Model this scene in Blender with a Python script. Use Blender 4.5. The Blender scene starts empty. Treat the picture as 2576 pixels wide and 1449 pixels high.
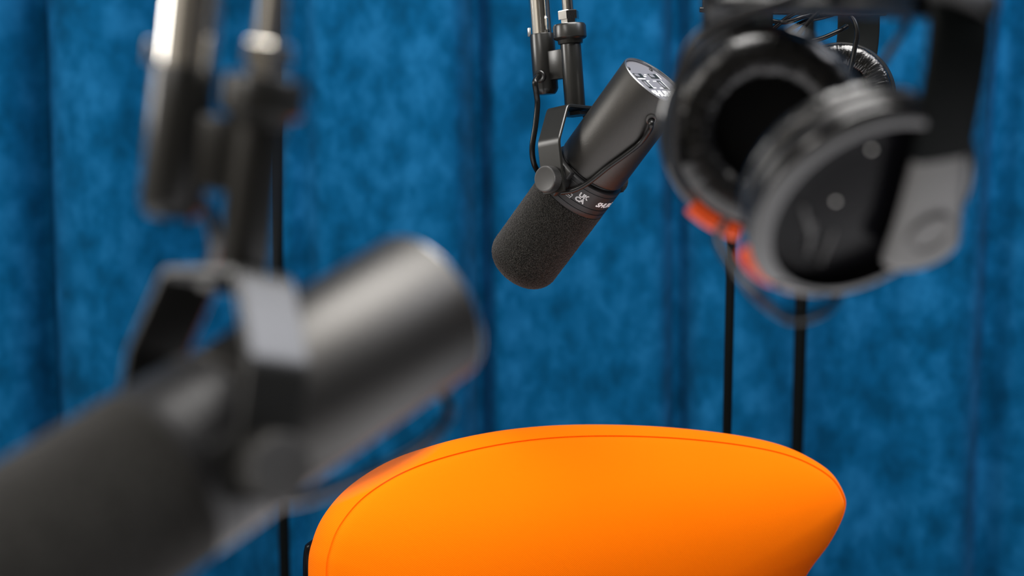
import bpy, bmesh, math, random
from mathutils import Vector, Matrix, noise
import numpy as np
random.seed(7)
scn = bpy.context.scene
COL = scn.collection
R = math.radians

# ------------------------------------------------------------------ camera
PITCH = R(8.0)
CAM = Vector((0, 0, 1.25))
LENS = 50.0
FPX = LENS / 36.0 * 2576.0
CR = Vector((1, 0, 0))
CU = Vector((0, math.sin(PITCH), math.cos(PITCH)))
CB = Vector((0, -math.cos(PITCH), math.sin(PITCH)))        # towards the viewer
cd = bpy.data.cameras.new('camera'); cam = bpy.data.objects.new('camera', cd); COL.objects.link(cam)
cam.location = CAM; cam.rotation_euler = (math.pi / 2 - PITCH, 0, 0)
cd.lens = LENS; cd.sensor_width = 36; cd.clip_start = 0.02
cd.dof.use_dof = True; cd.dof.focus_distance = 1.165; cd.dof.aperture_fstop = 4.1; cd.dof.aperture_blades = 0
scn.camera = cam
scn.view_settings.view_transform = 'Standard'; scn.view_settings.look = 'None'
scn.view_settings.exposure = 0.0; scn.view_settings.gamma = 1.0; scn.view_settings.use_curve_mapping = False

def V(x, y, z):                     # viewer-aligned direction to a world direction
    return CR * x + CU * y + CB * z
def P(px, py, d):                   # a sight line of the photograph, d metres deep
    return CAM + V((px - 1288) / FPX * d, -(py - 724.5) / FPX * d, -d)

# ------------------------------------------------------------------ world and lamps
w = bpy.data.worlds.new('world'); scn.world = w; w.use_nodes = True
w.node_tree.nodes['Background'].inputs[0].default_value = (0.75, 0.8, 0.9, 1)
w.node_tree.nodes['Background'].inputs[1].default_value = 0.05
def area(name, loc, rot, sx, sy, power, col):
    l = bpy.data.lights.new(name, 'AREA'); l.shape = 'RECTANGLE'; l.size = sx; l.size_y = sy
    l.energy = power; l.color = col
    o = bpy.data.objects.new(name, l); COL.objects.link(o); o.location = loc; o.rotation_euler = rot
    return o
area('ceiling_panel', (0.35, 0.78, 2.66), (0, 0, 0), 1.2, 1.1, 62, (1.0, 0.975, 0.95))
area('left_fill_light', (-2.16, 1.22, 1.95), (0, R(-90), 0), 0.8, 0.6, 24, (1.0, 0.97, 0.93))  # added fill light without a real window, brightens the sharp microphone's left side
area('ceiling_panel', (-1.5, -0.75, 2.66), (0, 0, 0), 0.7, 1.2, 30, (1.0, 0.96, 0.91))  # added panel, put in to brighten the left wall mirrored in the chrome
area('ceiling_panel', (1.65, 0.85, 2.66), (0, 0, 0), 0.8, 0.9, 26, (0.92, 0.93, 1.0))

# ------------------------------------------------------------------ materials
def mat(name, col, rough=0.5, metal=0.0, spec=0.5, sheen=0.0, sheen_tint=None, coat=0.0,
        bump=None, speck=None, aniso=0.0):
    m = bpy.data.materials.new(name); m.use_nodes = True
    nt = m.node_tree; b = nt.nodes['Principled BSDF']
    b.inputs['Base Color'].default_value = (*col, 1); b.inputs['Roughness'].default_value = rough
    b.inputs['Metallic'].default_value = metal; b.inputs['Specular IOR Level'].default_value = spec
    if sheen:
        b.inputs['Sheen Weight'].default_value = sheen; b.inputs['Sheen Roughness'].default_value = 0.5
        if sheen_tint: b.inputs['Sheen Tint'].default_value = (*sheen_tint, 1)
    if coat: b.inputs['Coat Weight'].default_value = coat; b.inputs['Coat Roughness'].default_value = 0.1
    tc = nt.nodes.new('ShaderNodeTexCoord')
    if speck:                        # (scale, colour, threshold)
        n = nt.nodes.new('ShaderNodeTexNoise'); n.inputs['Scale'].default_value = speck[0]; n.inputs['Detail'].default_value = 2
        nt.links.new(tc.outputs['Object'], n.inputs['Vector'])
        r = nt.nodes.new('ShaderNodeValToRGB')
        r.color_ramp.elements[0].position = speck[2]; r.color_ramp.elements[0].color = (*col, 1)
        r.color_ramp.elements[1].position = min(1, speck[2] + 0.12); r.color_ramp.elements[1].color = (*speck[1], 1)
        nt.links.new(n.outputs['Fac'], r.inputs['Fac']); nt.links.new(r.outputs['Color'], b.inputs['Base Color'])
    if bump:                         # (scale, strength, distance)
        n = nt.nodes.new('ShaderNodeTexNoise'); n.inputs['Scale'].default_value = bump[0]; n.inputs['Detail'].default_value = 3
        nt.links.new(tc.outputs['Object'], n.inputs['Vector'])
        bp = nt.nodes.new('ShaderNodeBump'); bp.inputs['Strength'].default_value = bump[1]; bp.inputs['Distance'].default_value = bump[2]
        nt.links.new(n.outputs['Fac'], bp.inputs['Height']); nt.links.new(bp.outputs['Normal'], b.inputs['Normal'])
    return m

M = {}
M['paint'] = mat('dark_powder_coat', (0.062, 0.060, 0.057), 0.43, 0.9, 0.5, bump=(1800, 0.25, 0.0004), speck=(2200, (0.14, 0.13, 0.12), 0.68))
M['satin'] = mat('satin_black_metal', (0.010, 0.010, 0.009), 0.30, 0.0, 0.6, bump=(1500, 0.10, 0.0002))
M['black'] = mat('black_plastic', (0.010, 0.010, 0.010), 0.35, 0.0, 0.5)
M['gloss'] = mat('gloss_black_plastic', (0.004, 0.004, 0.005), 0.20, 0.0, 0.07)
M['rubber'] = mat('black_rubber', (0.006, 0.006, 0.006), 0.26, 0.0, 0.35)
M['plate'] = mat('grey_plate', (0.20, 0.20, 0.225), 0.50, 0.35, 0.4, bump=(900, 0.05, 0.0002))
M['ring'] = mat('ring_metal', (0.018, 0.018, 0.019), 0.42, 0.0, 0.35)
M['edge'] = mat('bare_edge', (0.35, 0.36, 0.37), 0.25, 0.9, 0.5)
M['white'] = mat('white_print', (0.85, 0.87, 0.88), 0.5)
M['chrome'] = mat('chrome', (0.80, 0.78, 0.74), 0.11, 1.0, bump=(600, 0.06, 0.0003))
M['leather'] = mat('black_leatherette', (0.004, 0.004, 0.004), 0.22, 0.0, 0.75, bump=(700, 0.35, 0.0006))
M['cloth'] = mat('black_speaker_cloth', (0.004, 0.004, 0.004), 0.9, 0.0, 0.1)
M['red'] = mat('orange_red_plastic', (0.80, 0.085, 0.012), 0.30, 0.0, 0.5)
M['pole'] = mat('matt_black_steel', (0.003, 0.004, 0.004), 0.55, 0.0, 0.08)
M['rimmetal'] = mat('polished_black_rim', (0.012, 0.012, 0.012), 0.14, 0.0, 0.95)
M['armgrey'] = mat('grey_arm_metal', (0.10, 0.098, 0.095), 0.32, 0.6)
M['greysatin'] = mat('grey_satin_plastic', (0.055, 0.054, 0.053), 0.36, 0.1, 0.5)
M['well'] = mat('dark_recess', (0.004, 0.008, 0.008), 0.5)
M['desk'] = mat('white_laminate', (0.78, 0.78, 0.80), 0.45)
M['wall'] = mat('warm_white_wall', (0.74, 0.69, 0.61), 0.9, bump=(60, 0.05, 0.002))
M['midwall'] = mat('brown_grey_wall', (0.11, 0.10, 0.085), 0.9, bump=(60, 0.05, 0.002))
M['darkwall'] = mat('dark_acoustic_wall', (0.03, 0.035, 0.045), 0.95, bump=(60, 0.05, 0.002))
M['ceil'] = mat('ceiling_paint', (0.25, 0.25, 0.25), 0.9, bump=(60, 0.05, 0.002))
M['floor'] = mat('dark_carpet', (0.05, 0.05, 0.055), 0.95, bump=(300, 0.4, 0.003))

def foam_mat():
    m = mat('grey_foam', (0.008, 0.008, 0.007), 0.95, 0.0, 0.04, sheen=0.14, sheen_tint=(1, 0.96, 0.95))
    nt = m.node_tree; b = nt.nodes['Principled BSDF']; tc = [n for n in nt.nodes if n.type == 'TEX_COORD'][0]
    n = nt.nodes.new('ShaderNodeTexNoise'); n.inputs['Scale'].default_value = 1700; n.inputs['Detail'].default_value = 2
    r = nt.nodes.new('ShaderNodeValToRGB')
    r.color_ramp.elements[0].position = 0.46; r.color_ramp.elements[0].color = (0.003, 0.003, 0.0025, 1)
    r.color_ramp.elements[1].position = 0.72; r.color_ramp.elements[1].color = (0.066, 0.064, 0.058, 1)
    nt.links.new(tc.outputs['Object'], n.inputs['Vector']); nt.links.new(n.outputs['Fac'], r.inputs['Fac'])
    nt.links.new(r.outputs['Color'], b.inputs['Base Color'])
    bp = nt.nodes.new('ShaderNodeBump'); bp.inputs['Strength'].default_value = 0.6; bp.inputs['Distance'].default_value = 0.0008
    nt.links.new(n.outputs['Fac'], bp.inputs['Height']); nt.links.new(bp.outputs['Normal'], b.inputs['Normal'])
    return m
M['foam'] = foam_mat()

def curtain_mat():
    m = mat('blue_velvet', (0.005, 0.09, 0.24), 0.9, 0.0, 0.05, sheen=0.06, sheen_tint=(0.25, 0.55, 0.9))
    nt = m.node_tree; b = nt.nodes['Principled BSDF']; tc = [n for n in nt.nodes if n.type == 'TEX_COORD'][0]
    mp = nt.nodes.new('ShaderNodeMapping'); mp.inputs['Scale'].default_value = (1.0, 0.6, 0.7)
    nt.links.new(tc.outputs['Object'], mp.inputs['Vector'])
    n = nt.nodes.new('ShaderNodeTexNoise'); n.inputs['Scale'].default_value = 21; n.inputs['Detail'].default_value = 4; n.inputs['Roughness'].default_value = 0.6
    nt.links.new(mp.outputs['Vector'], n.inputs['Vector'])
    r = nt.nodes.new('ShaderNodeValToRGB'); e = r.color_ramp.elements
    e[0].position = 0.33; e[0].color = (0.0006, 0.056, 0.138, 1)
    e[1].position = 0.68; e[1].color = (0.010, 0.138, 0.325, 1)
    x = e.new(0.50); x.color = (0.002, 0.090, 0.224, 1)
    nt.links.new(n.outputs['Fac'], r.inputs['Fac']); nt.links.new(r.outputs['Color'], b.inputs['Base Color'])
    bp = nt.nodes.new('ShaderNodeBump'); bp.inputs['Strength'].default_value = 0.4; bp.inputs['Distance'].default_value = 0.004
    nt.links.new(n.outputs['Fac'], bp.inputs['Height']); nt.links.new(bp.outputs['Normal'], b.inputs['Normal'])
    return m
M['velvet'] = curtain_mat()

def weave_mat():
    m = mat('orange_weave', (1.0, 0.185, 0.0), 0.85, 0.0, 0.05, sheen=0.04, sheen_tint=(1, 0.6, 0.25))
    nt = m.node_tree; b = nt.nodes['Principled BSDF']; tc = [n for n in nt.nodes if n.type == 'TEX_COORD'][0]
    mp = nt.nodes.new('ShaderNodeMapping'); mp.inputs['Rotation'].default_value = (0, R(50), 0)
    nt.links.new(tc.outputs['Object'], mp.inputs['Vector'])
    wv = nt.nodes.new('ShaderNodeTexWave'); wv.inputs['Scale'].default_value = 260; wv.inputs['Distortion'].default_value = 0.6
    wv.inputs['Detail'].default_value = 1; wv.inputs['Detail Scale'].default_value = 3
    nt.links.new(mp.outputs['Vector'], wv.inputs['Vector'])
    n = nt.nodes.new('ShaderNodeTexNoise'); n.inputs['Scale'].default_value = 900
    nt.links.new(tc.outputs['Object'], n.inputs['Vector'])
    ad = nt.nodes.new('ShaderNodeMath'); ad.operation = 'ADD'
    nt.links.new(wv.outputs['Fac'], ad.inputs[0]); nt.links.new(n.outputs['Fac'], ad.inputs[1])
    bp = nt.nodes.new('ShaderNodeBump'); bp.inputs['Strength'].default_value = 0.22; bp.inputs['Distance'].default_value = 0.0006
    nt.links.new(ad.outputs[0], bp.inputs['Height']); nt.links.new(bp.outputs['Normal'], b.inputs['Normal'])
    return m
M['orange'] = weave_mat()
M['thread'] = mat('pale_thread', (1.0, 0.42, 0.10), 0.7)

# ------------------------------------------------------------------ mesh helpers
def add(name, verts, faces, m, parent=None, sharp=40, mx=None, label=None, kind=None):
    me = bpy.data.meshes.new(name)
    me.from_pydata([tuple(v) for v in verts], [], faces)
    bm = bmesh.new(); bm.from_mesh(me); bmesh.ops.recalc_face_normals(bm, faces=bm.faces); bm.to_mesh(me); bm.free()
    for p in me.polygons: p.use_smooth = True
    me.set_sharp_from_angle(angle=R(sharp))
    me.materials.append(m)
    o = bpy.data.objects.new(name, me); COL.objects.link(o)
    if parent: o.parent = parent
    if mx is not None: o.matrix_local = mx
    if label: o['label'] = label
    if kind: o['kind'] = kind
    return o
def thing(name, mx, label, cat, group=None):
    o = bpy.data.objects.new(name, None); COL.objects.link(o); o.empty_display_size = 0.05
    o.matrix_world = mx; o['label'] = label; o['category'] = cat
    if group: o['group'] = group
    return o
def frame(org, x, y, z):
    m = Matrix.Identity(4)
    for i in range(3): m[i][0] = x[i]; m[i][1] = y[i]; m[i][2] = z[i]; m[i][3] = org[i]
    return m
def basis(org, z, x):                # z kept, x made square to it
    z = z.normalized(); x = (x - z * x.dot(z)).normalized(); return frame(org, x, z.cross(x), z)

def lathe(prof, seg=64, close=True):
    vs, fs = [], []
    ids = []
    for r, z in prof:
        if r < 1e-7: ids.append([len(vs)]); vs.append((0, 0, z))
        else:
            ids.append(list(range(len(vs), len(vs) + seg)))
            for i in range(seg):
                a = 2 * math.pi * i / seg; vs.append((r * math.cos(a), r * math.sin(a), z))
    for A, B in zip(ids, ids[1:]):
        for i in range(seg):
            j = (i + 1) % seg
            if len(A) == 1 and len(B) > 1: fs.append((A[0], B[i], B[j]))
            elif len(B) == 1 and len(A) > 1: fs.append((A[i], A[j], B[0]))
            elif len(A) > 1: fs.append((A[i], A[j], B[j], B[i]))
    return vs, fs
def spline(pts, n=12, closed=False):
    pts = [Vector(p) for p in pts]; out = []
    N = len(pts); rng = range(N if closed else N - 1)
    for i in rng:
        if closed: a, b, c, d = pts[i - 1], pts[i], pts[(i + 1) % N], pts[(i + 2) % N]
        else: a, b, c, d = pts[max(i - 1, 0)], pts[i], pts[i + 1], pts[min(i + 2, N - 1)]
        for k in range(n):
            t = k / n
            out.append(0.5 * ((2 * b) + (c - a) * t + (2 * a - 5 * b + 4 * c - d) * t * t + (3 * b - a - 3 * c + d) * t ** 3))
    if not closed: out.append(pts[-1])
    return out
def tube(pts, r, seg=12, closed=False):
    N = len(pts); vs, fs = [], []
    up = None
    for i, p in enumerate(pts):
        if closed: t = (pts[(i + 1) % N] - pts[i - 1]).normalized()
        else: t = (pts[min(i + 1, N - 1)] - pts[max(i - 1, 0)]).normalized()
        if up is None: up = t.orthogonal().normalized()
        up = (up - t * up.dot(t)).normalized(); s = t.cross(up)
        rr = r(i / max(1, N - 1)) if callable(r) else r
        for k in range(seg):
            a = 2 * math.pi * k / seg; vs.append(p + (up * math.cos(a) + s * math.sin(a)) * rr)
    for i in range(N if closed else N - 1):
        for k in range(seg):
            a = i * seg + k; b = i * seg + (k + 1) % seg
            c = ((i + 1) % N) * seg
            fs.append((a, b, c + (k + 1) % seg, c + k))
    if not closed:
        fs.append(tuple(range(seg))); fs.append(tuple(range((N - 1) * seg, N * seg)))
    return vs, fs
def box(lx, ly, lz, bev=0.0, c=(0, 0, 0), seg=2):
    bm = bmesh.new(); bmesh.ops.create_cube(bm, size=1)
    for v in bm.verts: v.co = Vector((v.co.x * lx + c[0], v.co.y * ly + c[1], v.co.z * lz + c[2]))
    if bev: bmesh.ops.bevel(bm, geom=bm.edges[:], offset=bev, segments=seg, affect='EDGES', profile=0.5)
    vs = [v.co.copy() for v in bm.verts]; fs = [tuple(v.index for v in f.verts) for f in bm.faces]
    bm.verts.index_update(); fs = [tuple(v.index for v in f.verts) for f in bm.faces]; bm.free()
    return vs, fs
def strip(path, th, wid, bev=0.0008):
    """flat bar bent along a path in the x/z plane, wid along y (wid may be a list)"""
    N = len(path); vs, fs = [], []
    for i, p in enumerate(path):
        a = path[max(i - 1, 0)]; b = path[min(i + 1, N - 1)]
        tx, tz = b[0] - a[0], b[1] - a[1]; l = math.hypot(tx, tz); nx, nz = -tz / l, tx / l
        W = (wid[i] if isinstance(wid, list) else wid) / 2
        h = th / 2; c = min(bev, h * .6)
        for (u, v) in ((-W, -h + c), (-W, h - c), (-W + c, h), (W - c, h), (W, h - c), (W, -h + c), (W - c, -h), (-W + c, -h)):
            vs.append((p[0] + nx * v, u, p[1] + nz * v))
    for i in range(N - 1):
        for k in range(8):
            fs.append((i * 8 + k, i * 8 + (k + 1) % 8, (i + 1) * 8 + (k + 1) % 8, (i + 1) * 8 + k))
    fs.append(tuple(range(8))); fs.append(tuple(range((N - 1) * 8, N * 8)))
    return vs, fs
def merge(*ms):
    vs, fs = [], []
    for v, f in ms:
        k = len(vs); vs += list(v); fs += [tuple(i + k for i in q) for q in f]
    return vs, fs
def xf(mesh, mx): return [mx @ Vector(v) for v in mesh[0]], mesh[1]
def round_path(pts, rad, n=5):
    out = [pts[0]]
    for a, b, c in zip(pts, pts[1:], pts[2:]):
        a, b, c = Vector(a), Vector(b), Vector(c)
        p = b + (a - b).normalized() * rad; q = b + (c - b).normalized() * rad
        for k in range(n + 1):
            t = k / n; out.append(tuple(p * (1 - t) ** 2 + b * 2 * t * (1 - t) + q * t * t))
    out.append(pts[-1]); return out
def text_mesh(s, size, ext=0.0002, offset=0.0, shear=0.0, sx=1.0, spacing=1.0):
    c = bpy.data.curves.new('t', 'FONT'); c.body = s; c.size = size; c.offset = offset; c.shear = shear
    c.align_x = 'CENTER'; c.align_y = 'CENTER'; c.space_character = spacing; c.resolution_u = 4
    o = bpy.data.objects.new('t', c); COL.objects.link(o); bpy.context.view_layer.update()
    me = bpy.data.meshes.new_from_object(o)
    bm = bmesh.new(); bm.from_mesh(me)
    bmesh.ops.triangulate(bm, faces=bm.faces[:])
    bmesh.ops.subdivide_edges(bm, edges=[e for e in bm.edges if e.calc_length() > size * 0.25], cuts=2)
    bm.verts.index_update()
    vs = [Vector((v.co.x * sx, v.co.y, 0)) for v in bm.verts]; fs = [tuple(v.index for v in f.verts) for f in bm.faces]
    bm.free(); bpy.data.objects.remove(o); bpy.data.curves.remove(c); bpy.data.meshes.remove(me)
    n = len(vs)                                       # give the print a little thickness
    return vs, fs

# ------------------------------------------------------------------ the setting
RX, RY0, RY1, RZ = 2.2, -1.9, 2.55, 2.7
def struct(name, c, s, m):
    v, f = box(*s, c=c); o = add(name, v, f, m); o['kind'] = 'structure'; return o
struct('floor', (0, (RY0 + RY1) / 2, -0.05), (2 * RX + .2, RY1 - RY0 + .2, 0.1), M['floor'])
struct('ceiling', (0, (RY0 + RY1) / 2, RZ + 0.05), (2 * RX + .2, RY1 - RY0 + .2, 0.1), M['ceil'])
struct('wall_back', (0, RY1 + 0.05, RZ / 2), (2 * RX, 0.1, RZ), M['darkwall'])
struct('wall_front', (0, RY0 - 0.05, RZ / 2), (2 * RX, 0.1, RZ), M['midwall'])
struct('wall_left', (-RX - 0.05, (RY0 + RY1) / 2, RZ / 2), (0.1, RY1 - RY0, RZ), M['wall'])
struct('wall_right', (RX + 0.05, (RY0 + RY1) / 2, RZ / 2), (0.1, RY1 - RY0, RZ), M['darkwall'])

# ------------------------------------------------------------------ blue velvet curtain
CURT_Y = 2.22
def curtain():
    NX, NZ = 900, 36
    creases = [(-1.9, .05, .03), (-1.55, .06, .03), (-1.22, .05, .03), (-0.745, .075, .028), (-0.45, .060, .075), (-0.335, .03, .018), (-0.060, .075, .018),
               (0.262, .060, .019), (0.60, .02, .03), (0.775, .055, .03), (1.1, .06, .03), (1.5, .05, .03), (1.85, .06, .03)]
    vs, fs = [], []
    for j in range(NZ + 1):
        z = 0.03 + (2.63) * j / NZ
        for i in range(NX + 1):
            x = -2.15 + 4.3 * i / NX
            y = CURT_Y + 0.022 * math.sin(x * 13.0 + 0.6 + 0.05 * math.sin(z * 3)) + 0.014 * math.sin(x * 24.5 + 1.0 + 0.2 * math.sin(z * 2.0))
            for k, (cx, dp, wd) in enumerate(creases):
                d = (x - cx - 0.008 * math.sin(z * 2.3 + k)) / wd
                if abs(d) < 4: y += dp * math.exp(-d * d)
            y += 0.004 * noise.noise(Vector((x * 9, z * 3, 0)))
            vs.append((x, y, z))
    for j in range(NZ):
        for i in range(NX):
            a = j * (NX + 1) + i; fs.append((a, a + 1, a + NX + 2, a + NX + 1))
    o = add('curtain', vs, fs, M['velvet'], sharp=180)
    o['label'] = 'deep blue velvet curtain hanging in soft vertical folds across the background'; o['category'] = 'curtain'
curtain()

def pole(px, d, r, label):
    b = P(px[0], px[1], d)
    t = thing('stand_pole', Matrix.Translation((b.x, b.y, 0)), label, 'pole', 'slim black poles before the curtain')
    v, f = lathe([(0, 0.01), (r, 0.01), (r, 2.55), (r * .7, 2.56), (0, 2.56)], 20); add('pole', v, f, M['pole'], t)
    v, f = lathe([(0, 0), (0.11, 0), (0.11, 0.008), (0.10, 0.012), (r * 1.6, 0.014), (r * 1.6, 0.05), (0, 0.05)], 40); add('base_plate', v, f, M['black'], t)
pole((1834, 850), 1.55, 0.0050, 'slim black pole rising behind the orange chair, directly below the hanging headphones')
pole((2010, 960), 2.08, 0.0090, 'slim black pole near the curtain, blurrier and further right of the two behind the chair')
pole((703, 850), 2.08, 0.0085, 'slim black pole near the curtain behind the large blurred microphone at left')

# ------------------------------------------------------------------ orange chair
def chair():
    psi = R(21); rec = R(10)
    f2 = Vector((math.sin(psi), -math.cos(psi), 0)); lat = Vector((math.cos(psi), math.sin(psi), 0))
    up = (Vector((0, 0, 1)) * math.cos(rec) - f2 * math.sin(rec)); fw = lat.cross(up).normalized()      # fw: out of the cushion towards the desk
    C0 = P(1480, 1290, 1.225)
    mx = frame(C0, lat, -fw, up)                # local: x across, -y forward, z up
    base = Vector((C0.x, C0.y, 0))
    imx = mx.inverted()
    seam_px = [(x_ - (10 if x_ < 1500 else 2), y_ + 5) for x_, y_ in [(836, 1449), (843, 1375), (872, 1310), (935, 1243), (1040, 1182), (1180, 1137), (1340, 1107), (1500, 1095), (1700, 1099),
               (1880, 1118), (2000, 1146), (2085, 1192), (2124, 1243), (2130, 1285), (2108, 1360), (2066, 1449)]]
    def on_plane(px, py):
        a = CAM; d = (P(px, py, 1) - a)
        t = (C0 - a).dot(fw) / d.dot(fw); q = imx @ (a + d * t); return Vector((q.x, 0, q.z))
    pts = [on_plane(*p) for p in seam_px]
    zl = pts[0].z; zr = pts[-1].z; xl, xr = pts[0].x, pts[-1].x
    pts += [Vector((xr - .024, 0, zr - .055)), Vector((xr - .046, 0, zr - .13)), Vector((xr - .060, 0, min(zr, zl) - .22)), Vector((xr - .11, 0, min(zr, zl) - .31)),
            Vector((0, 0, zl - .35)), Vector((xl + .10, 0, zl - .33)), Vector((xl + .05, 0, zl - .25)), Vector((xl + .02, 0, zl - .15)), Vector((xl + .004, 0, zl - .06))]
    out = spline(pts, 10, True)
    N = len(out); cen = Vector((0.0, 0, zl - .09))
    root = thing('office_chair', Matrix.Translation(base), 'orange fabric office chair seen from the front with a rounded black-shelled backrest', 'chair')
    rel = Matrix.Translation(base).inverted() @ mx
    ztop = max(p.z for p in out)
    def yoff(x, z):                              # whole back: wraps forward at the sides, leans back at the top
        h = max(0, z - (ztop - 0.16)); low = min(1, max(0, (ztop - 0.040) - z) / 0.19); low = low * low * (3 - 2 * low)
        return 0.45 * h * h + 0.050 * low - 0.10 * x * x
    # front panel
    vs, fs = [], []
    rings = [1.0, .993, .985, .975, .96, .93, .89, .84, .78, .71, .63, .54, .45, .36, .27, .18, .09]
    for s in rings:
        e = 1 - s
        b = -0.022 * (1 - s ** 5) ** 0.6 - 0.012 * (1 - s * s)
        if s > .99: b += 0.0006
        for p in out:
            q = cen + (p - cen) * s
            vs.append(Vector((q.x, yoff(q.x, q.z) + b, q.z)))
    vs.append(Vector((cen.x, yoff(cen.x, cen.z) - 0.034, cen.z)))
    for k in range(len(rings) - 1):
        for i in range(N): fs.append((k * N + i, k * N + (i + 1) % N, (k + 1) * N + (i + 1) % N, (k + 1) * N + i))
    k = len(rings) - 1
    for i in range(N): fs.append((k * N + i, k * N + (i + 1) % N, len(vs) - 1))
    add('front_cushion', vs, fs, M['orange'], root, 180, rel)
    # side band between the seam and the shell
    def outward(i):
        t = (out[(i + 1) % N] - out[i - 1]).normalized(); n = Vector((t.z, 0, -t.x))
        return n if n.dot(out[i] - cen) > 0 else -n
    prof = [(-0.0010, 0.0006), (0.0010, -0.0006), (0.0045, 0.004), (0.0075, 0.010), (0.0092, 0.018), (0.0092, 0.026), (0.0075, 0.034), (0.003, 0.042), (-0.004, 0.047)]
    vs, fs = [], []
    for o_, d in prof:
        for i, p in enumerate(out):
            n = outward(i); vs.append(Vector((p.x + n.x * o_, yoff(p.x, p.z) + d, p.z + n.z * o_)))
    for k in range(len(prof) - 1):
        for i in range(N): fs.append((k * N + i, k * N + (i + 1) % N, (k + 1) * N + (i + 1) % N, (k + 1) * N + i))
    add('side_band', vs, fs, M['orange'], root, 60, rel)
    # seam stitches
    sv = []
    L = 0
    for i in range(N):
        p, q = out[i], out[(i + 1) % N]
        if p.z < zl - .03: continue
        m_ = int(max(1, (q - p).length / 0.0034))
        for k in range(m_):
            a = p.lerp(q, (k + .15) / m_); b = p.lerp(q, (k + .75) / m_)
            n = outward(i)
            a2 = Vector((a.x - n.x * .0042, yoff(a.x, a.z) - .0042, a.z - n.z * .0042)); b2 = Vector((b.x - n.x * .0042, yoff(b.x, b.z) - .0042, b.z - n.z * .0042))
            sv.append(tube([a2, b2], .00030, 4))
    v, f = merge(*sv); add('stitching', v, f, M['thread'], root, 60, rel, kind='stuff')
    # black shell behind
    vs, fs = [], []
    prof = [(-0.020, 0.038), (0.000, 0.042), (0.004, 0.045), (0.0055, 0.050), (0.004, 0.056), (-0.008, 0.062), (-0.05, 0.068)]
    for o_, d in prof:
        for i, p in enumerate(out):
            n = outward(i)
            k = min(1, max(0, (zl + 0.034 - p.z) / 0.016)); oo = o_ + 0.0030 * k - 0.012 * (1 - k)
            vs.append(Vector((p.x + n.x * oo, yoff(p.x, p.z) + d, p.z + n.z * oo)))
    vs.append(Vector((cen.x, 0.085, cen.z))); c = len(vs) - 1
    for k in range(len(prof) - 1):
        for i in range(N): fs.append((k * N + i, k * N + (i + 1) % N, (k + 1) * N + (i + 1) % N, (k + 1) * N + i))
    k = len(prof) - 1
    for i in range(N): fs.append((k * N + i, k * N + (i + 1) % N, c))
    add('back_shell', vs, fs, M['gloss'], root, 50, rel, label='glossy black plastic back shell')
    # below the frame: bracket, seat, column, star base, castors
    flat = frame(Vector((0, 0, 0)), lat, -f2, Vector((0, 0, 1)))
    zb = C0.z + zl - .36
    v, f = strip(round_path([(0.075, zb + .20), (0.085, zb - .02), (0.04, 0.42), (-0.25, 0.42)], .04), .012, .07)
    v = [Vector((y, x, z)) for x, y, z in v]; add('back_bracket', v, f, M['black'], root, 40, flat)
    sv_, sf_ = box(.47, .46, .07, .03, (0, -.26, .475), 4); add('seat', sv_, sf_, M['orange'], root, 60, flat)
    v, f = lathe([(0, .10), (.032, .10), (.032, .25), (.020, .26), (.020, .42), (.06, .43), (.06, .44), (0, .44)], 32)
    add('gas_column', v, f, M['black'], root, 40, flat @ Matrix.Translation((0, -.24, 0)))
    for k in range(5):
        rot = flat @ Matrix.Translation((0, -.24, 0)) @ Matrix.Rotation(k * 2 * math.pi / 5 + .3, 4, 'Z')
        v, f = strip([(0, .115), (.15, .105), (.30, .085)], .024, [.05, .042, .034], .006); add('base_arm', v, f, M['black'], root, 40, rot)
        v, f = lathe([(0, -.012), (.026, -.012), (.029, -.008), (.029, .008), (.026, .012), (0, .012)], 24)
        add('castor', v, f, M['black'], root, 40, rot @ Matrix.Translation((.29, 0, .030)) @ Matrix.Rotation(math.pi / 2, 4, 'X'))
        v, f = box(.022, .020, .05, .004, (.285, 0, .065)); add('castor_stem', v, f, M['black'], root, 40, rot)
chair()

# ------------------------------------------------------------------ white desk below the frame
def desk():
    t = thing('desk', Matrix.Translation((0.0, 0.3, 0)), 'plain white desk standing between the camera and the orange chair', 'desk')
    v, f = box(2.0, 1.32, .028, .004, (0, .085, .736)); add('desktop', v, f, M['desk'], t)
    for sx in (-1, 1):
        for sy in (-1, 1):
            v, f = box(.05, .05, .722, .004, (sx * .93, sy * .5 + .08, .361)); add('leg', v, f, M['satin'], t)
desk()

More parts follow.
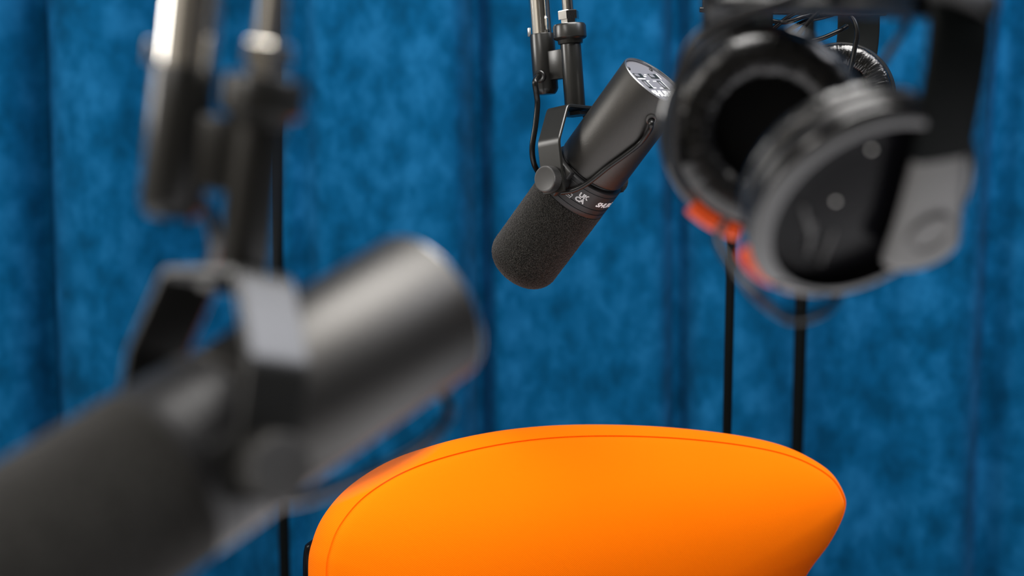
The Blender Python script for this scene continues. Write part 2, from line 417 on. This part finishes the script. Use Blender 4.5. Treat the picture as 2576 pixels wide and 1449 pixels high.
# ------------------------------------------------------------------ broadcast microphone
def microphone(pivot, a, k, u, label, detail, cable):
    """local frame: +z towards the switch plate, +x towards the near yoke knob; origin where the yoke pivots"""
    mx = basis(pivot, a, k); inv = mx.inverted()
    t = thing('microphone', mx, label, 'microphone', 'broadcast microphones')
    rb = .0292
    # body
    v, f = lathe([(.0225, .012), (rb - .003, .0125), (rb - .0006, .0145), (rb, .017), (rb, .1028), (rb - .0003, .1035), (rb - .0008, .1038)], 96)
    add('body', v, f, M['paint'], t, 35)
    v, f = lathe([(rb - .0004, .1030), (rb - .0003, .1038), (rb - .0007, .1042), (rb - .0014, .1040), (rb - .0016, .1032), (rb - .0016, .1008), (rb - .0015, .1006)], 96)
    rim = add('rim', v, f, M['edge'], t, 35)
    v, f = lathe([(rb - .0015, .1018), (0, .1018)], 96); pl = add('end_plate', v, f, M['plate'], t)
    # plate frame: text direction and up direction
    if detail:
        zc = .1018
        txd = detail['t']; txd = (inv.to_3x3() @ txd); txd.z = 0; txd.normalize()
        upd = Vector((0, 0, 1)).cross(txd)
        pf = frame(Vector((0, 0, zc)), txd, upd, Vector((0, 0, 1)))
        v, f = text_mesh('SHURE', .0090, offset=.00042, shear=.25, sx=1.12, spacing=.98)
        add('logo', *xf((v, f), pf @ Matrix.Translation((-.0035, -.0130, .00012))), M['white'], pl)
        def well(cx, cy, w_, h_):
            fr = [box(w_, h_, .0007, .0002, (cx, cy, 0), 1)]
            add('switch_well', *xf(merge(*fr), pf), M['well'], pl)
            add('switch_slider', *xf(box(w_ * .42, h_ * .7, .0010, .0002, (cx - w_ * .18, cy, 0.0001), 1), pf), M['plate'], pl)
        def mark(name, *bars):
            add(name, *xf(merge(*[box(w_, h_, .0002, 0, (cx, cy, .0001)) for cx, cy, w_, h_ in bars]), pf), M['white'], pl)
        well(-.0125, .0088, .0125, .0052); well(.0105, .0088, .0125, .0056)
        well(-.0125, -.0018, .0062, .0100); well(.0110, -.0018, .0062, .0100)
        mark('response_symbol', (-.0125, .0050, .011, .0011), (-.0040, .0080, .0045, .0011), (-.0005, .0102, .0030, .0009), (.0185, .0085, .0009, .0066))
        mark('response_symbol', (-.0066, .0024, .0045, .0010), (-.0084, -.0018, .0009, .0094), (-.0066, -.0060, .0045, .0010),
             (.0040, .0024, .0045, .0010), (.0040, -.0060, .0045, .0010), (.0152, -.0018, .0008, .0105))
        for q in range(4):
            an = math.radians(45 + 90 * q + detail.get('screw', 20))
            v, f = lathe([(0, .0009), (.0011, .0009), (.0018, .0004), (.0019, 0), (.0019, -.0005), (0, -.0005)], 20)
            v2, f2 = box(.0026, .0004, .0003, 0, (0, 0, .0009))
            add('screw', *xf((v, f), pf @ Matrix.Translation((.0242 * math.cos(an), .0242 * math.sin(an), 0))), M['ring'], pl)
    # ring between body and windscreen
    v, f = lathe([(.0240, .0145), (.0262, .0140), (.0268, .0120), (.0300, .0112), (.0306, .0105), (.0306, .0078), (.0302, .0075), (.0302, .0070), (.0306, .0067),
                  (.0306, -.0055), (.0301, -.0058), (.0301, -.0064), (.0306, -.0067), (.0306, -.0103), (.0301, -.0106), (.0301, -.0112), (.0306, -.0115),
                  (.0304, -.0150), (.0296, -.0166), (.0270, -.0170)], 96)
    rg = add('ring', v, f, M['ring'], t, 30)
    def on_ring(mesh, px, py, updir=1):
        """print laid round the ring where a sight line meets it"""
        o_, d_ = inv @ CAM, inv.to_3x3() @ (P(px, py, 1) - CAM).normalized()
        A = d_.x ** 2 + d_.y ** 2; B = o_.x * d_.x + o_.y * d_.y; Cc = o_.x ** 2 + o_.y ** 2 - .0307 ** 2
        s = (-B - math.sqrt(max(0, B * B - A * Cc))) / A; h = o_ + d_ * s; th = math.atan2(h.y, h.x)
        return [Vector((.03075 * math.cos(th + v.x / .0307 * updir), .03075 * math.sin(th + v.x / .0307 * updir), h.z + v.y)) for v in mesh[0]], mesh[1]
    if detail:
        v = text_mesh('SHURE', .0062, offset=.00030, shear=.3, sx=1.1)
        v = ([q + Vector((.0040, 0, 0)) for q in v[0]], v[1])
        add('ring_logo', *on_ring(v, 1514, 517.5), M['white'], rg)
        def outline(s, size):
            big = text_mesh(s, size, offset=.00020); return big
        for s, dy in (('UK', .0022), ('CA', -.0022)):
            v = text_mesh(s, .0052, offset=.00022, sx=1.15); v = ([q + Vector((.0006 if s == 'UK' else -.0004, dy, 0)) for q in v[0]], v[1])
            add('conformity_mark', *on_ring(v, 1463, 499), M['white'], rg)
            v = text_mesh(s, .0052, offset=-.00016, sx=1.15); v = ([q + Vector((.0006 if s == 'UK' else -.0004, dy, 0)) for q in v[0]], v[1])
            o_ = add('mark_inset', *on_ring(v, 1463, 499), M['ring'], rg)
            for q in o_.data.vertices:
                q.co.x *= 1.004; q.co.y *= 1.004
        bars = merge(*[(lambda b: b)(box(w_, h_, 0, 0, (cx, cy, 0))) for cx, cy, w_, h_ in ((0, -.0022, .0042, .0005), (0, -.0009, .0042, .0005), (.0021, -.00155, .0005, .0018), (.0016, .0013, .0020, .0006), (.0024, .0004, .0006, .0018))])
        add('recycling_mark', *on_ring(bars, 1432, 488.5), M['white'], rg)
    # foam windscreen
    nz, ns = (190, 300) if detail else (60, 90)
    prof = []
    rf = .0306; Lf = .0900; zt = -.0160
    for i in range(nz + 1):
        s = i / nz * (Lf - .018 + .018 * math.pi / 2 + rf - .018)
        if s < Lf - .018: prof.append((rf, zt - s))
        elif s < Lf - .018 + .018 * math.pi / 2:
            an = (s - (Lf - .018)) / .018; prof.append((rf - .018 + .018 * math.cos(an), zt - (Lf - .018) - .018 * math.sin(an)))
        else:
            rr = rf - .018 - (s - (Lf - .018) - .018 * math.pi / 2); prof.append((max(0, rr), zt - Lf - .0012 * (1 - rr / (rf - .018))))
    prof[-1] = (0, prof[-1][1])
    prof = [(.026, zt + .002), (rf - .001, zt + .0008)] + prof
    v, f = lathe(prof, ns)
    amp = .00034 if detail else .0003
    nv = []
    for q in v:
        q = Vector(q); n_ = Vector((q.x, q.y, 0)); zz = min(0, q.z - (zt - Lf + .018)); n_ = Vector((q.x, q.y, zz)).normalized() if q.length else Vector((0, 0, -1))
        nv.append(q + n_ * amp * (noise.noise(q * 900) + .9 * noise.noise(q * 1900 + Vector((3, 1, 7)))))
    add('windscreen', nv, f, M['foam'], t, 180, label='grey foam windscreen')
    # yoke, turned about the local x axis until it points along u
    ul = inv.to_3x3() @ u; ang = math.atan2(ul.z, ul.y)          # the yoke's own up = +z after this turn
    yk = Matrix.Rotation(ang - math.pi / 2, 4, 'X')              # maps +z to u
    zax = yk.to_3x3() @ Vector((0, 0, 1))
    path = round_path([(.0405, -.011), (.0405, .030), (.0235, .0585), (-.0235, .0585), (-.0405, .030), (-.0405, -.011)], .0035, 5)
    v, f = strip(path, .0030, .0215, .0006)
    yo = add('yoke', v, f, M['satin'], t, 30, yk)
    v, f = lathe([(0, .0005), (.0082, .0005), (.0082, .0035), (.0060, .0042), (0, .0042)], 6)
    add('yoke_nut', v, f, M['black'], yo, 30, Matrix.Translation((0, 0, .0525)))
    for s in (1, -1):
        rot = Matrix.Rotation(s * math.pi / 2, 4, 'Y')
        # knurled knob
        R0, n_ = .0106, 64; vs = []; fs = []
        rows = [(.0420, .0), (.0420, R0 - .0006), (.0428, R0), (.0506, R0), (.0513, R0 - .0006), (.0514, R0 - .0012), (.0512, R0 - .0020), (.0512, 0)]
        idx = []
        for z_, r_ in rows:
            if r_ == 0: idx.append([len(vs)]); vs.append((0, 0, z_)); continue
            idx.append(list(range(len(vs), len(vs) + n_ * 2)))
            for i in range(n_ * 2):
                an = math.pi * i / n_; rr = r_ - (.0006 if (i % 2 and abs(r_ - R0) < 1e-6) else 0)
                vs.append((rr * math.cos(an), rr * math.sin(an), z_))
        for A, B in zip(idx, idx[1:]):
            for i in range(n_ * 2):
                j = (i + 1) % (n_ * 2)
                if len(A) == 1: fs.append((A[0], B[i], B[j]))
                elif len(B) == 1: fs.append((A[i], A[j], B[0]))
                else: fs.append((A[i], A[j], B[j], B[i]))
        add('knob', vs, fs, M['greysatin'], t, 25, rot)
        v, f = lathe([(.0070, .0300), (.0105, .0312), (.0105, .0388), (.0060, .0392)], 32); add('pivot_bush', v, f, M['black'], t, 35, rot)
    v, f = box(.0075, .020, .026, .002, (.0335, -.002, .001)); add('connector_block', v, f, M['black'], t)
    # body lead
    pts = []
    for px, py, lift in cable['px']:
        if cable.get('depth'):
            pts.append(inv @ P(px, py, cable['depth'] + lift))
        else:
            rr = rb + lift
            o_, d_ = inv @ CAM, inv.to_3x3() @ (P(px, py, 1) - CAM).normalized()
            A = d_.x ** 2 + d_.y ** 2; B = o_.x * d_.x + o_.y * d_.y; Cc = o_.x ** 2 + o_.y ** 2 - rr ** 2
            s = (-B - math.sqrt(max(0, B * B - A * Cc))) / A; pts.append(o_ + d_ * s)
    g = pts[0]; gn = Vector((g.x, g.y, 0)).normalized() if not cable.get('depth') else (pts[1] - pts[0]).normalized()
    v, f = tube(spline(pts, 10), .0021, 14); add('lead', v, f, M['rubber'], t, label='glossy black lead')
    v, f = lathe([(.0026, .0), (.0042, .0), (.0044, .0008), (.0042, .0022), (.0034, .0028), (.0026, .0026), (.0024, .0010)], 28)
    gb = basis(Vector((gn.x * rb, gn.y * rb, g.z)) - gn * .0002 if not cable.get('depth') else g, gn, Vector((0, 0, 1)))
    add('grommet', v, f, M['greysatin'], t, 35, gb)
    return mx, mx.to_3x3() @ zax, mx @ (yk @ Vector((0, 0, .0600)))

# ------------------------------------------------------------------ boom arm end
def boom_arm(foot, u, side, label, post_len, sleeve, cable_px, depth, tabside=None, lean=Vector((0, 0, 0))):
    """foot: top of the yoke; u: along the post; side: from the post to the tube"""
    mx = basis(foot, u, side); inv = mx.inverted()
    t = thing('microphone_boom', mx, label, 'microphone boom', 'microphone booms')
    L = post_len
    v, f = lathe([(0, 0), (.0082, 0), (.0085, .001), (.0085, L - .003), (.0075, L), (0, L)], 48); add('post', v, f, M['satin'], t, 35)
    v, f = lathe([(.0085, L - .004), (.0100, L - .004), (.0104, L - .001), (.0128, L), (.0136, L + .0010), (.0136, L + .0100), (.0126, L + .0118), (.006, L + .0128), (0, L + .0128)], 56)
    add('collar', v, f, M['satin'], t, 35)
    v, f = lathe([(0, L + .012), (.0066, L + .012), (.0066, L + .0155), (.0088, L + .0157), (.0088, L + .0222), (.0078, L + .0230), (0, L + .0230)], 6); add('hex_nut', v, f, M['chrome'], t, 25)
    top = 1.25 / max(.5, u.z)
    top = (2.63 - foot.z) / u.z
    v, f = lathe([(0, L + .02), (.0047, L + .02), (.0047, top), (0, top)], 32); add('thin_rod', v, f, M['chrome'], t, 35)
    sx, z0, z1 = sleeve
    sm = Matrix.Translation((sx, 0, 0))
    v, f = lathe([(0, z0 - .0035), (.0075, z0 - .0035), (.0092, z0 - .0015), (.0103, z0 + .001), (.0103, z1 - .0006), (.0100, z1), (0, z1)], 56); add('sleeve', v, f, M['satin'], t, 35, sm)
    v, f = lathe([(0, z1 - .001), (.0093, z1 - .001), (.0093, top), (0, top)], 48); add('tube', v, f, M['chrome'], t, 35, sm, label='shiny chrome tube')
    zc = (z0 + z1) / 2
    v, f = box(max(.006, sx - .014), .010, .024, .001, (sx / 2 - .001, 0, zc - .004)); add('spacer', v, f, M['satin'], t)
    v, f = box(.0035, .008, .0075, .0006, (sx + .0112, 0, z1 + .003)); add('tab', v, f, M['edge'], t)
    v, f = box(.09, .09, .012, .003, (sx / 2, 0, top)); add('ceiling_plate', v, f, M['satin'], t)
    pts = [inv @ (P(*q[:2], depth + q[2]) if len(q) == 3 and not isinstance(q, Vector) else q) for q in cable_px]
    v, f = tube(spline(pts, 10), .0024, 14); add('cable', v, f, M['rubber'], t)
    g = pts[0]; d = Vector((g.x - sx, g.y, 0)).normalized()
    v, f = lathe([(.0026, -.001), (.0052, -.001), (.0052, .0018), (.0044, .0026), (.0026, .0020)], 24)
    add('grommet', v, f, M['black'], t, 35, basis(Vector((sx, 0, g.z)) + d * .0100, d, Vector((0, 0, 1))))
    return t

def orth(v, n): n = n.normalized(); return (v - n * v.dot(n)).normalized()

# focused microphone
aB = V(.526, .712, .465).normalized(); kB = orth(V(-.628, -.043, .777), aB); uB = orth(V(-.10, .99, -.03), kB)
pivB = P(1466, 453, 1.165)
te1, te2 = V(.794, -.607, 0), V(.607, .794, 0)
tdir = V(1.0, -.06, 0); tdir = tdir - aB * (tdir.dot(aB))
# direction on the plate whose picture runs almost level
ax1 = orth(V(.794, -.607, 0), aB); ax2 = aB.cross(ax1); 
if ax2.dot(V(.607, .794, 0)) < 0: ax2 = -ax2
tplate = (ax1 * .407 + ax2 * .913).normalized()
mB, yB, topB = microphone(pivB, aB, kB, uB, 'sharp dark grey broadcast microphone tilted down at centre above the orange chair',
    {'t': tplate, 'screw': 0}, {'px': [(1638, 300, .0005), (1638, 312, .0060), (1634, 328, .0055), (1612, 358, .0024), (1575, 388, .0021), (1530, 420, .0021), (1490, 452, .0024), (1462, 470, .0035), (1435, 481, .0050), (1412, 484, .0055)]})
upB = (V(-.075, .99, .06)).normalized()
boom_arm(topB, upB, V(-.72, 0, -.69), 'chrome and black microphone boom end holding the sharp centre microphone', .0560,
         (.0305, .0175, .0640), [(1353, 192, .008), (1346, 206, -.002), (1349, 232, .0), (1352, 262, .003), (1347, 315, .004), (1339, 370, .005), (1343, 410, .010), (1358, 440, .02)], 1.165)

# blurred foreground microphone
aA = V(.677, .448, -.584).normalized(); kA = orth(V(.656, -.008, .755), aA); uA = orth(V(.13, .985, -.10), kA)
pivA = P(492, 1144, 0.463) + aA * .0015
mA, yA, topA = microphone(pivA, aA, kA, uA, 'large blurred black broadcast microphone in the left foreground', None,
    {'px': [(1108, 975, .030), (1128, 1005, .030), (1125, 1045, .028), (1080, 1105, .020), (985, 1165, .005), (865, 1220, -.018), (760, 1255, -.04), (690, 1262, -.055)], 'depth': .50})
upA = V(.13, .98, .10).normalized()
boom_arm(topA + kA * .010, upA, V(-.98, .0, -.2), 'large blurred chrome and black microphone boom end at upper left', .0510,
         (.0270, .0175, .0635), [(470, 490, .0), (500, 500, -.002), (525, 540, .0), (540, 600, .01), (528, 660, .03), (470, 740, .055), pivA - kA * .050 + uA * .030, pivA - kA * .050 + uA * .010], .485)

# ------------------------------------------------------------------ headphones
def ribbon(pts, nrm, W, h):
    vs, fs = [], []; K = 10
    for i, p in enumerate(pts):
        q = i / (len(pts) - 1); tg = (pts[min(i + 1, len(pts) - 1)] - pts[max(i - 1, 0)]).normalized()
        n = orth(nrm(q), tg); wv = tg.cross(n); w_, h_ = W(q), h
        for a_, b_ in ((-w_, -h_ * .4), (-w_ * .96, h_ * .4), (-w_ * .8, h_ * .85), (-w_ * .3, h_), (w_ * .3, h_), (w_ * .8, h_ * .85), (w_ * .96, h_ * .4), (w_, -h_ * .4), (w_ * .9, -h_), (-w_ * .9, -h_)):
            vs.append(p + wv * a_ + n * b_)
    for i in range(len(pts) - 1):
        for k in range(K): fs.append((i * K + k, i * K + (k + 1) % K, (i + 1) * K + (k + 1) % K, (i + 1) * K + k))
    fs.append(tuple(range(K))); fs.append(tuple(range((len(pts) - 1) * K, len(pts) * K)))
    return vs, fs
def headphones(label, near, far, xb, zb, n_near, n_far, arms, band, cable, screws=True, wm=1.0):
    mid = (near + far) / 2
    xb = xb.normalized(); zb = orth(zb, xb)
    mx = basis(mid, zb, xb); inv = mx.inverted()
    t = thing('headphones', mx, label, 'headphones', 'closed headphones')
    ln, lf = inv @ near, inv @ far
    cups = {}
    for nm, ctr, n in (('near', near, n_near), ('far', far, -n_far)):
        cm = inv @ basis(ctr, n, zb)                # cup frame: +z outwards, +x up
        Rc = .0462
        v, f = lathe([(.030, -.0050), (Rc - .007, -.0050), (Rc - .0035, -.0040), (Rc - .0022, .0000), (Rc - .0012, .0060), (Rc - .0018, .0095), (Rc - .0036, .0100), (Rc - .0062, .0090),
                      (Rc - .0070, .0060), (Rc - .0085, .0040), (Rc - .014, .0028), (Rc - .024, .0040), (.012, .0052), (0, .0056)], 80)
        cup = add('ear_cup', v, f, M['gloss'], t, 40, cm)
        v, f = lathe([(Rc - .0014, .0054), (Rc + .0002, .0066), (Rc + .0004, .0078), (Rc - .0006, .0092), (Rc - .0058, .0120), (Rc - .0070, .0116), (Rc - .0072, .0060)], 80)
        add('rim', v, f, M['rimmetal'], cup, 50)
        v, f = lathe([(Rc - .0045, -.0035), (Rc - .0020, -.0030), (Rc - .0012, -.0010), (Rc - .0014, .0010), (Rc - .003, .0014)], 80)
        add('seam_ring', v, f, M['black'], cup, 50)
        # orange-red accent over a lower stretch of the seam
        vs, fs = [], []; pr = [(Rc - .003, -.0075), (Rc + .0026, -.0070), (Rc + .0040, -.0050), (Rc + .0040, .0015), (Rc + .0026, .0035), (Rc - .003, .0040)]
        a0, a1, nn = (R(142), R(163), 20) if nm == 'near' else (R(142), R(172), 20)
        for i in range(nn + 1):
            an = a0 + (a1 - a0) * i / nn
            for r_, z_ in pr: vs.append((r_ * math.cos(an), r_ * math.sin(an), z_))
        for i in range(nn):
            for k in range(5): fs.append((i * 6 + k, i * 6 + k + 1, i * 6 + 7 + k, i * 6 + 6 + k))
        fs.append(tuple(range(6))); fs.append(tuple(range(nn * 6, nn * 6 + 6)))
        if nm == 'far': vs = [(x, -y, z) for x, y, z in vs]
        add('accent', vs, fs, M['red'], cup, 40, label='orange-red accent strip')
        if screws and nm == 'near':
            for (x_, y_) in ((-.001, .0112), (.0237, .0090)):
                v, f = lathe([(.0013, 0), (.0012, .0004), (.0008, .0008), (0, .0010)], 16)
                add('screw', v, f, M['chrome'], cup, 50, Matrix.Translation((x_, y_, .0052)))
            for (x_, y_, an) in ((-.020, .012, .4), (-.024, .002, .2), (-.012, .018, .7)):
                v, f = box(.018, .0016, .0016, .0005, (0, 0, 0)); add('rib', v, f, M['greysatin'], cup, 40, Matrix.Translation((x_, y_, .0046)) @ Matrix.Rotation(an, 4, 'Z'))
        # leatherette pad
        vs, fs = [], []; NU, NV = 220, 36
        for i in range(NU):
            th = 2 * math.pi * i / NU
            for j in range(NV):
                ph = 2 * math.pi * j / NV
                rm, tr, tz = .0322, .0096, .0066
                rr = rm + tr * math.cos(ph); zz = -.0102 + tz * math.sin(ph)
                inner = max(0, -math.cos(ph - .5))
                wr = .00050 * math.sin(th * 84 + 2.5 * noise.noise(Vector((math.cos(th) * 4, math.sin(th) * 4, ph)))) * (.35 + .65 * inner) + .0005 * noise.noise(Vector((math.cos(th) * 9, math.sin(th) * 9, ph * 1.5)))
                rr += wr * math.cos(ph); zz += wr * math.sin(ph)
                vs.append((rr * math.cos(th), rr * math.sin(th), zz))
        for i in range(NU):
            for j in range(NV):
                a = i * NV + j; b = i * NV + (j + 1) % NV; c = ((i + 1) % NU) * NV
                fs.append((a, b, c + (j + 1) % NV, c + j))
        add('ear_pad', vs, fs, M['leather'], t, 180, cm)
        v, f = lathe([(.031, -.0065), (.022, -.0062), (0, -.0060)], 48); add('driver_cloth', v, f, M['cloth'], cup, 60)
        cups[nm] = (inv @ ctr, inv.to_3x3() @ n)
    # arms: flat curved bars from the outside of each cup up to the headband
    for nm, sg in (('near', 1), ('far', -1)):
        c, n = cups[nm]
        run = spline([inv @ p for p in arms[nm]], 10); ax = Vector((sg, 0, 0))
        ax = inv.to_3x3() @ V(.25, -.1, .96) if nm == 'near' else n
        nf = lambda q: n.lerp(ax, min(1, q * 2))
        wf = lambda q: (.0185 - .0065 * min(1, q * 2.2)) * wm * math.sqrt(max(.06, 1 - (1 - min(1, q / .12)) ** 2))
        cut = int(len(run) * .46)
        v, f = ribbon(run[:cut + 1], lambda q: nf(q * .46), lambda q: wf(q * .46), .0024)
        ar = add('arm', v, f, M['armgrey'], t, 50, label='grey lower arm plate')
        v, f = ribbon(run[cut:], lambda q: nf(.46 + q * .54), lambda q: wf(.46 + q * .54) + .0004, .0034)
        add('slider', v, f, M['pole'], t, 50)
        lo = inv @ arms[nm][1]
        v, f = lathe([(.0098, -.002), (.0098, .0026), (.0092, .0034), (.0082, .0034), (.0076, .0026), (0, .0028)], 40)
        add('pivot_disc', v, f, M['armgrey'], ar, 35, basis(lo + n * .0008, n, Vector((0, 0, 1))))
    run = spline([inv @ p for p in band], 10); yv = Vector((0, 1, 0))
    def bn(q):
        k = min(len(run) - 1, int(q * (len(run) - 1))); tg = (run[min(k + 1, len(run) - 1)] - run[max(k - 1, 0)]).normalized(); return tg.cross(yv)
    v, f = ribbon(run, bn, lambda q: .0165 - .003 * abs(2 * q - 1) ** 3, .0048); add('headband', v, f, M['black'], t, 50)
    pr = run[len(run) // 5: -len(run) // 5]
    low = [p + Vector((0, 0, -.0070)) for p in pr]
    v, f = ribbon(low, lambda q: Vector((0, 0, 1)), lambda q: .0145, .0042); add('headband_pad', v, f, M['leather'], t, 50)
    for nm_, pts, r in cable:
        v, f = tube(spline([inv @ p for p in pts], 10), r, 12); add(nm_, v, f, M['rubber'], t, 60)
    return t, band[len(band) // 2]

near1, far1 = P(2150, 483, .540), P(1925, 326, .628)
xb1 = V(.63, -.13, .76)
cab1 = [('cable', [P(1822, 560, .604), P(1805, 600, .596), P(1828, 650, .585), P(1872, 708, .571), P(1930, 765, .560), P(1985, 800, .556), P(2035, 798, .558), P(2085, 775, .566), P(2110, 745, .572)], .0019),
        ('cable', [P(1702, 420, 0.615), P(1697, 320, 0.607), P(1706, 220, 0.598), P(1735, 125, 0.589), P(1790, 68, 0.580), P(1870, 32, 0.575), P(1960, 5, 0.571), P(2060, -40, 0.571)], .0027),
        ('cable', [P(2300, 20, 0.589), P(2262, 90, 0.593), P(2225, 150, 0.598), P(2185, 205, 0.602), P(2140, 262, 0.607)], .0016)]
arms1 = {'near': [P(2310, 665, .561), P(2330, 575, .547), P(2358, 440, .527), P(2390, 270, .511), P(2412, 130, .503), P(2420, 20, .502)],
         'far': [P(1850, 330, .658), P(1845, 270, .662), P(1836, 150, .665), P(1830, 60, .660), P(1832, -10, .650)]}
band1 = [P(1828, 30, .655), P(1845, -22, .646), P(1900, -38, .630), P(2010, -36, .610), P(2140, -34, .580), P(2270, -32, .550), P(2380, -30, .522), P(2420, -12, .505), P(2424, 30, .500)]
h1, hang1 = headphones('blurred black closed headphones hanging in the right foreground, pads and cup facing the camera', near1, far1, xb1, V(.1, .985, .085),
           V(.27, -.64, .65).normalized(), V(-.05, -.12, .99).normalized(), arms1, band1, cab1)
near2, far2 = P(1905, 300, 1.12), P(2112, 240, 1.20)
arms2 = {'near': [P(1890, 320, 1.095), P(1890, 280, 1.090), P(1888, 190, 1.080), P(1890, 60, 1.075), P(1895, -120, 1.08)],
         'far': [P(2140, 280, 1.222), P(2142, 240, 1.226), P(2152, 150, 1.232), P(2160, 60, 1.236), P(2160, -120, 1.235)]}
band2 = [P(1895, -90, 1.08), P(1900, -160, 1.085), P(1950, -215, 1.10), P(2030, -225, 1.15), P(2110, -215, 1.21), P(2156, -160, 1.232), P(2160, -90, 1.235)]
h2, hang2 = headphones('sharp black headphones hanging behind the blurred pair, only wrinkled pad and arm showing', near2, far2, (near2 - far2), V(.03, .99, -.02),
           V(-.70, -.1, .70).normalized(), V(-.22, .02, .97).normalized(), arms2, band2,
           [('cable', [P(2105, -30, 1.16), P(2120, 20, 1.155), P(2145, 46, 1.15), P(2156, 82, 1.148), P(2150, 122, 1.15), P(2139, 175, 1.15), P(2128, 230, 1.15)], .0020)], False, 1.45)

# hanger rods the headphones hang from
def hanger(a, b, stem, r, label):
    mid = stem
    t = thing('headphone_hanger', Matrix.Translation(mid), label, 'hanger', 'headphone hangers')
    A, B = a - mid, b - mid
    v, f = tube([A + (B - A) * k / 12 for k in range(13)], lambda q: r * (1 if .02 < q < .98 else .7), 20); add('rod', v, f, M['black'], t, 50)
    v, f = tube([Vector((0, 0, 0)), Vector((0, 0, (2.68 - mid.z) / 2)), Vector((0, 0, 2.68 - mid.z))], r * .9, 20); add('stem', v, f, M['black'], t, 50)
    v, f = lathe([(0, 0), (.03, 0), (.03, -.006), (.025, -.01), (0, -.01)], 32); add('ceiling_plate', v, f, M['black'], t, 40, Matrix.Translation((0, 0, 2.69 - mid.z)))
hanger(P(1760, 24, 1.15), P(2230, 33, 1.15), P(1775, 24, 1.15), .0030, 'thin horizontal black rod in focus at top right, tangled with cables')
hd = (mA.to_3x3() @ Vector((1, 0, 0)))
hy = h1.matrix_world.to_3x3() @ Vector((0, 1, 0))
hanger(hang1 - hy * .03 + Vector((0, 0, -.0035)), hang1 + hy * .05 + Vector((0, 0, -.0035)), hang1 + hy * .05 + Vector((0, 0, -.0035)), .0035, 'black rod above the frame carrying the blurred foreground headphones')

# coiled lead round the rod
d = 1.15
coil = [(1880, 40, .0), (1955, 55, .0), (1985, 54, -.004), (2015, 44, -.004), (2060, 30, .004), (2100, 22, .008), (2120, 12, .006), (2080, 10, 0), (2020, 22, -.004),
        (1960, 60, 0), (1930, 90, .004), (1950, 100, .004), (1990, 72, .004), (2030, 52, .004), (2075, 42, .004), (2110, 28, .006), (2100, 5, 0), (2060, 30, -.006), (2030, 60, -.006),
        (2010, 85, -.006), (1995, 104, -.006), (1960, 130, -.004), (1920, 120, 0), (1945, 92, .002), (1985, 99, .004), (2025, 104, .004), (2065, 97, .004), (2110, 78, .004), (2130, 66, .010)]
pts = [P(x, y, d + z) for x, y, z in coil]
t = thing('headphone_cable', Matrix.Translation(pts[0]), 'glossy black cable coiled around the thin rod at top right', 'cable')
v, f = tube([q - pts[0] for q in spline(pts, 10)], .0019, 14); add('coil', v, f, M['rubber'], t, 60)
bpy.context.view_layer.update()
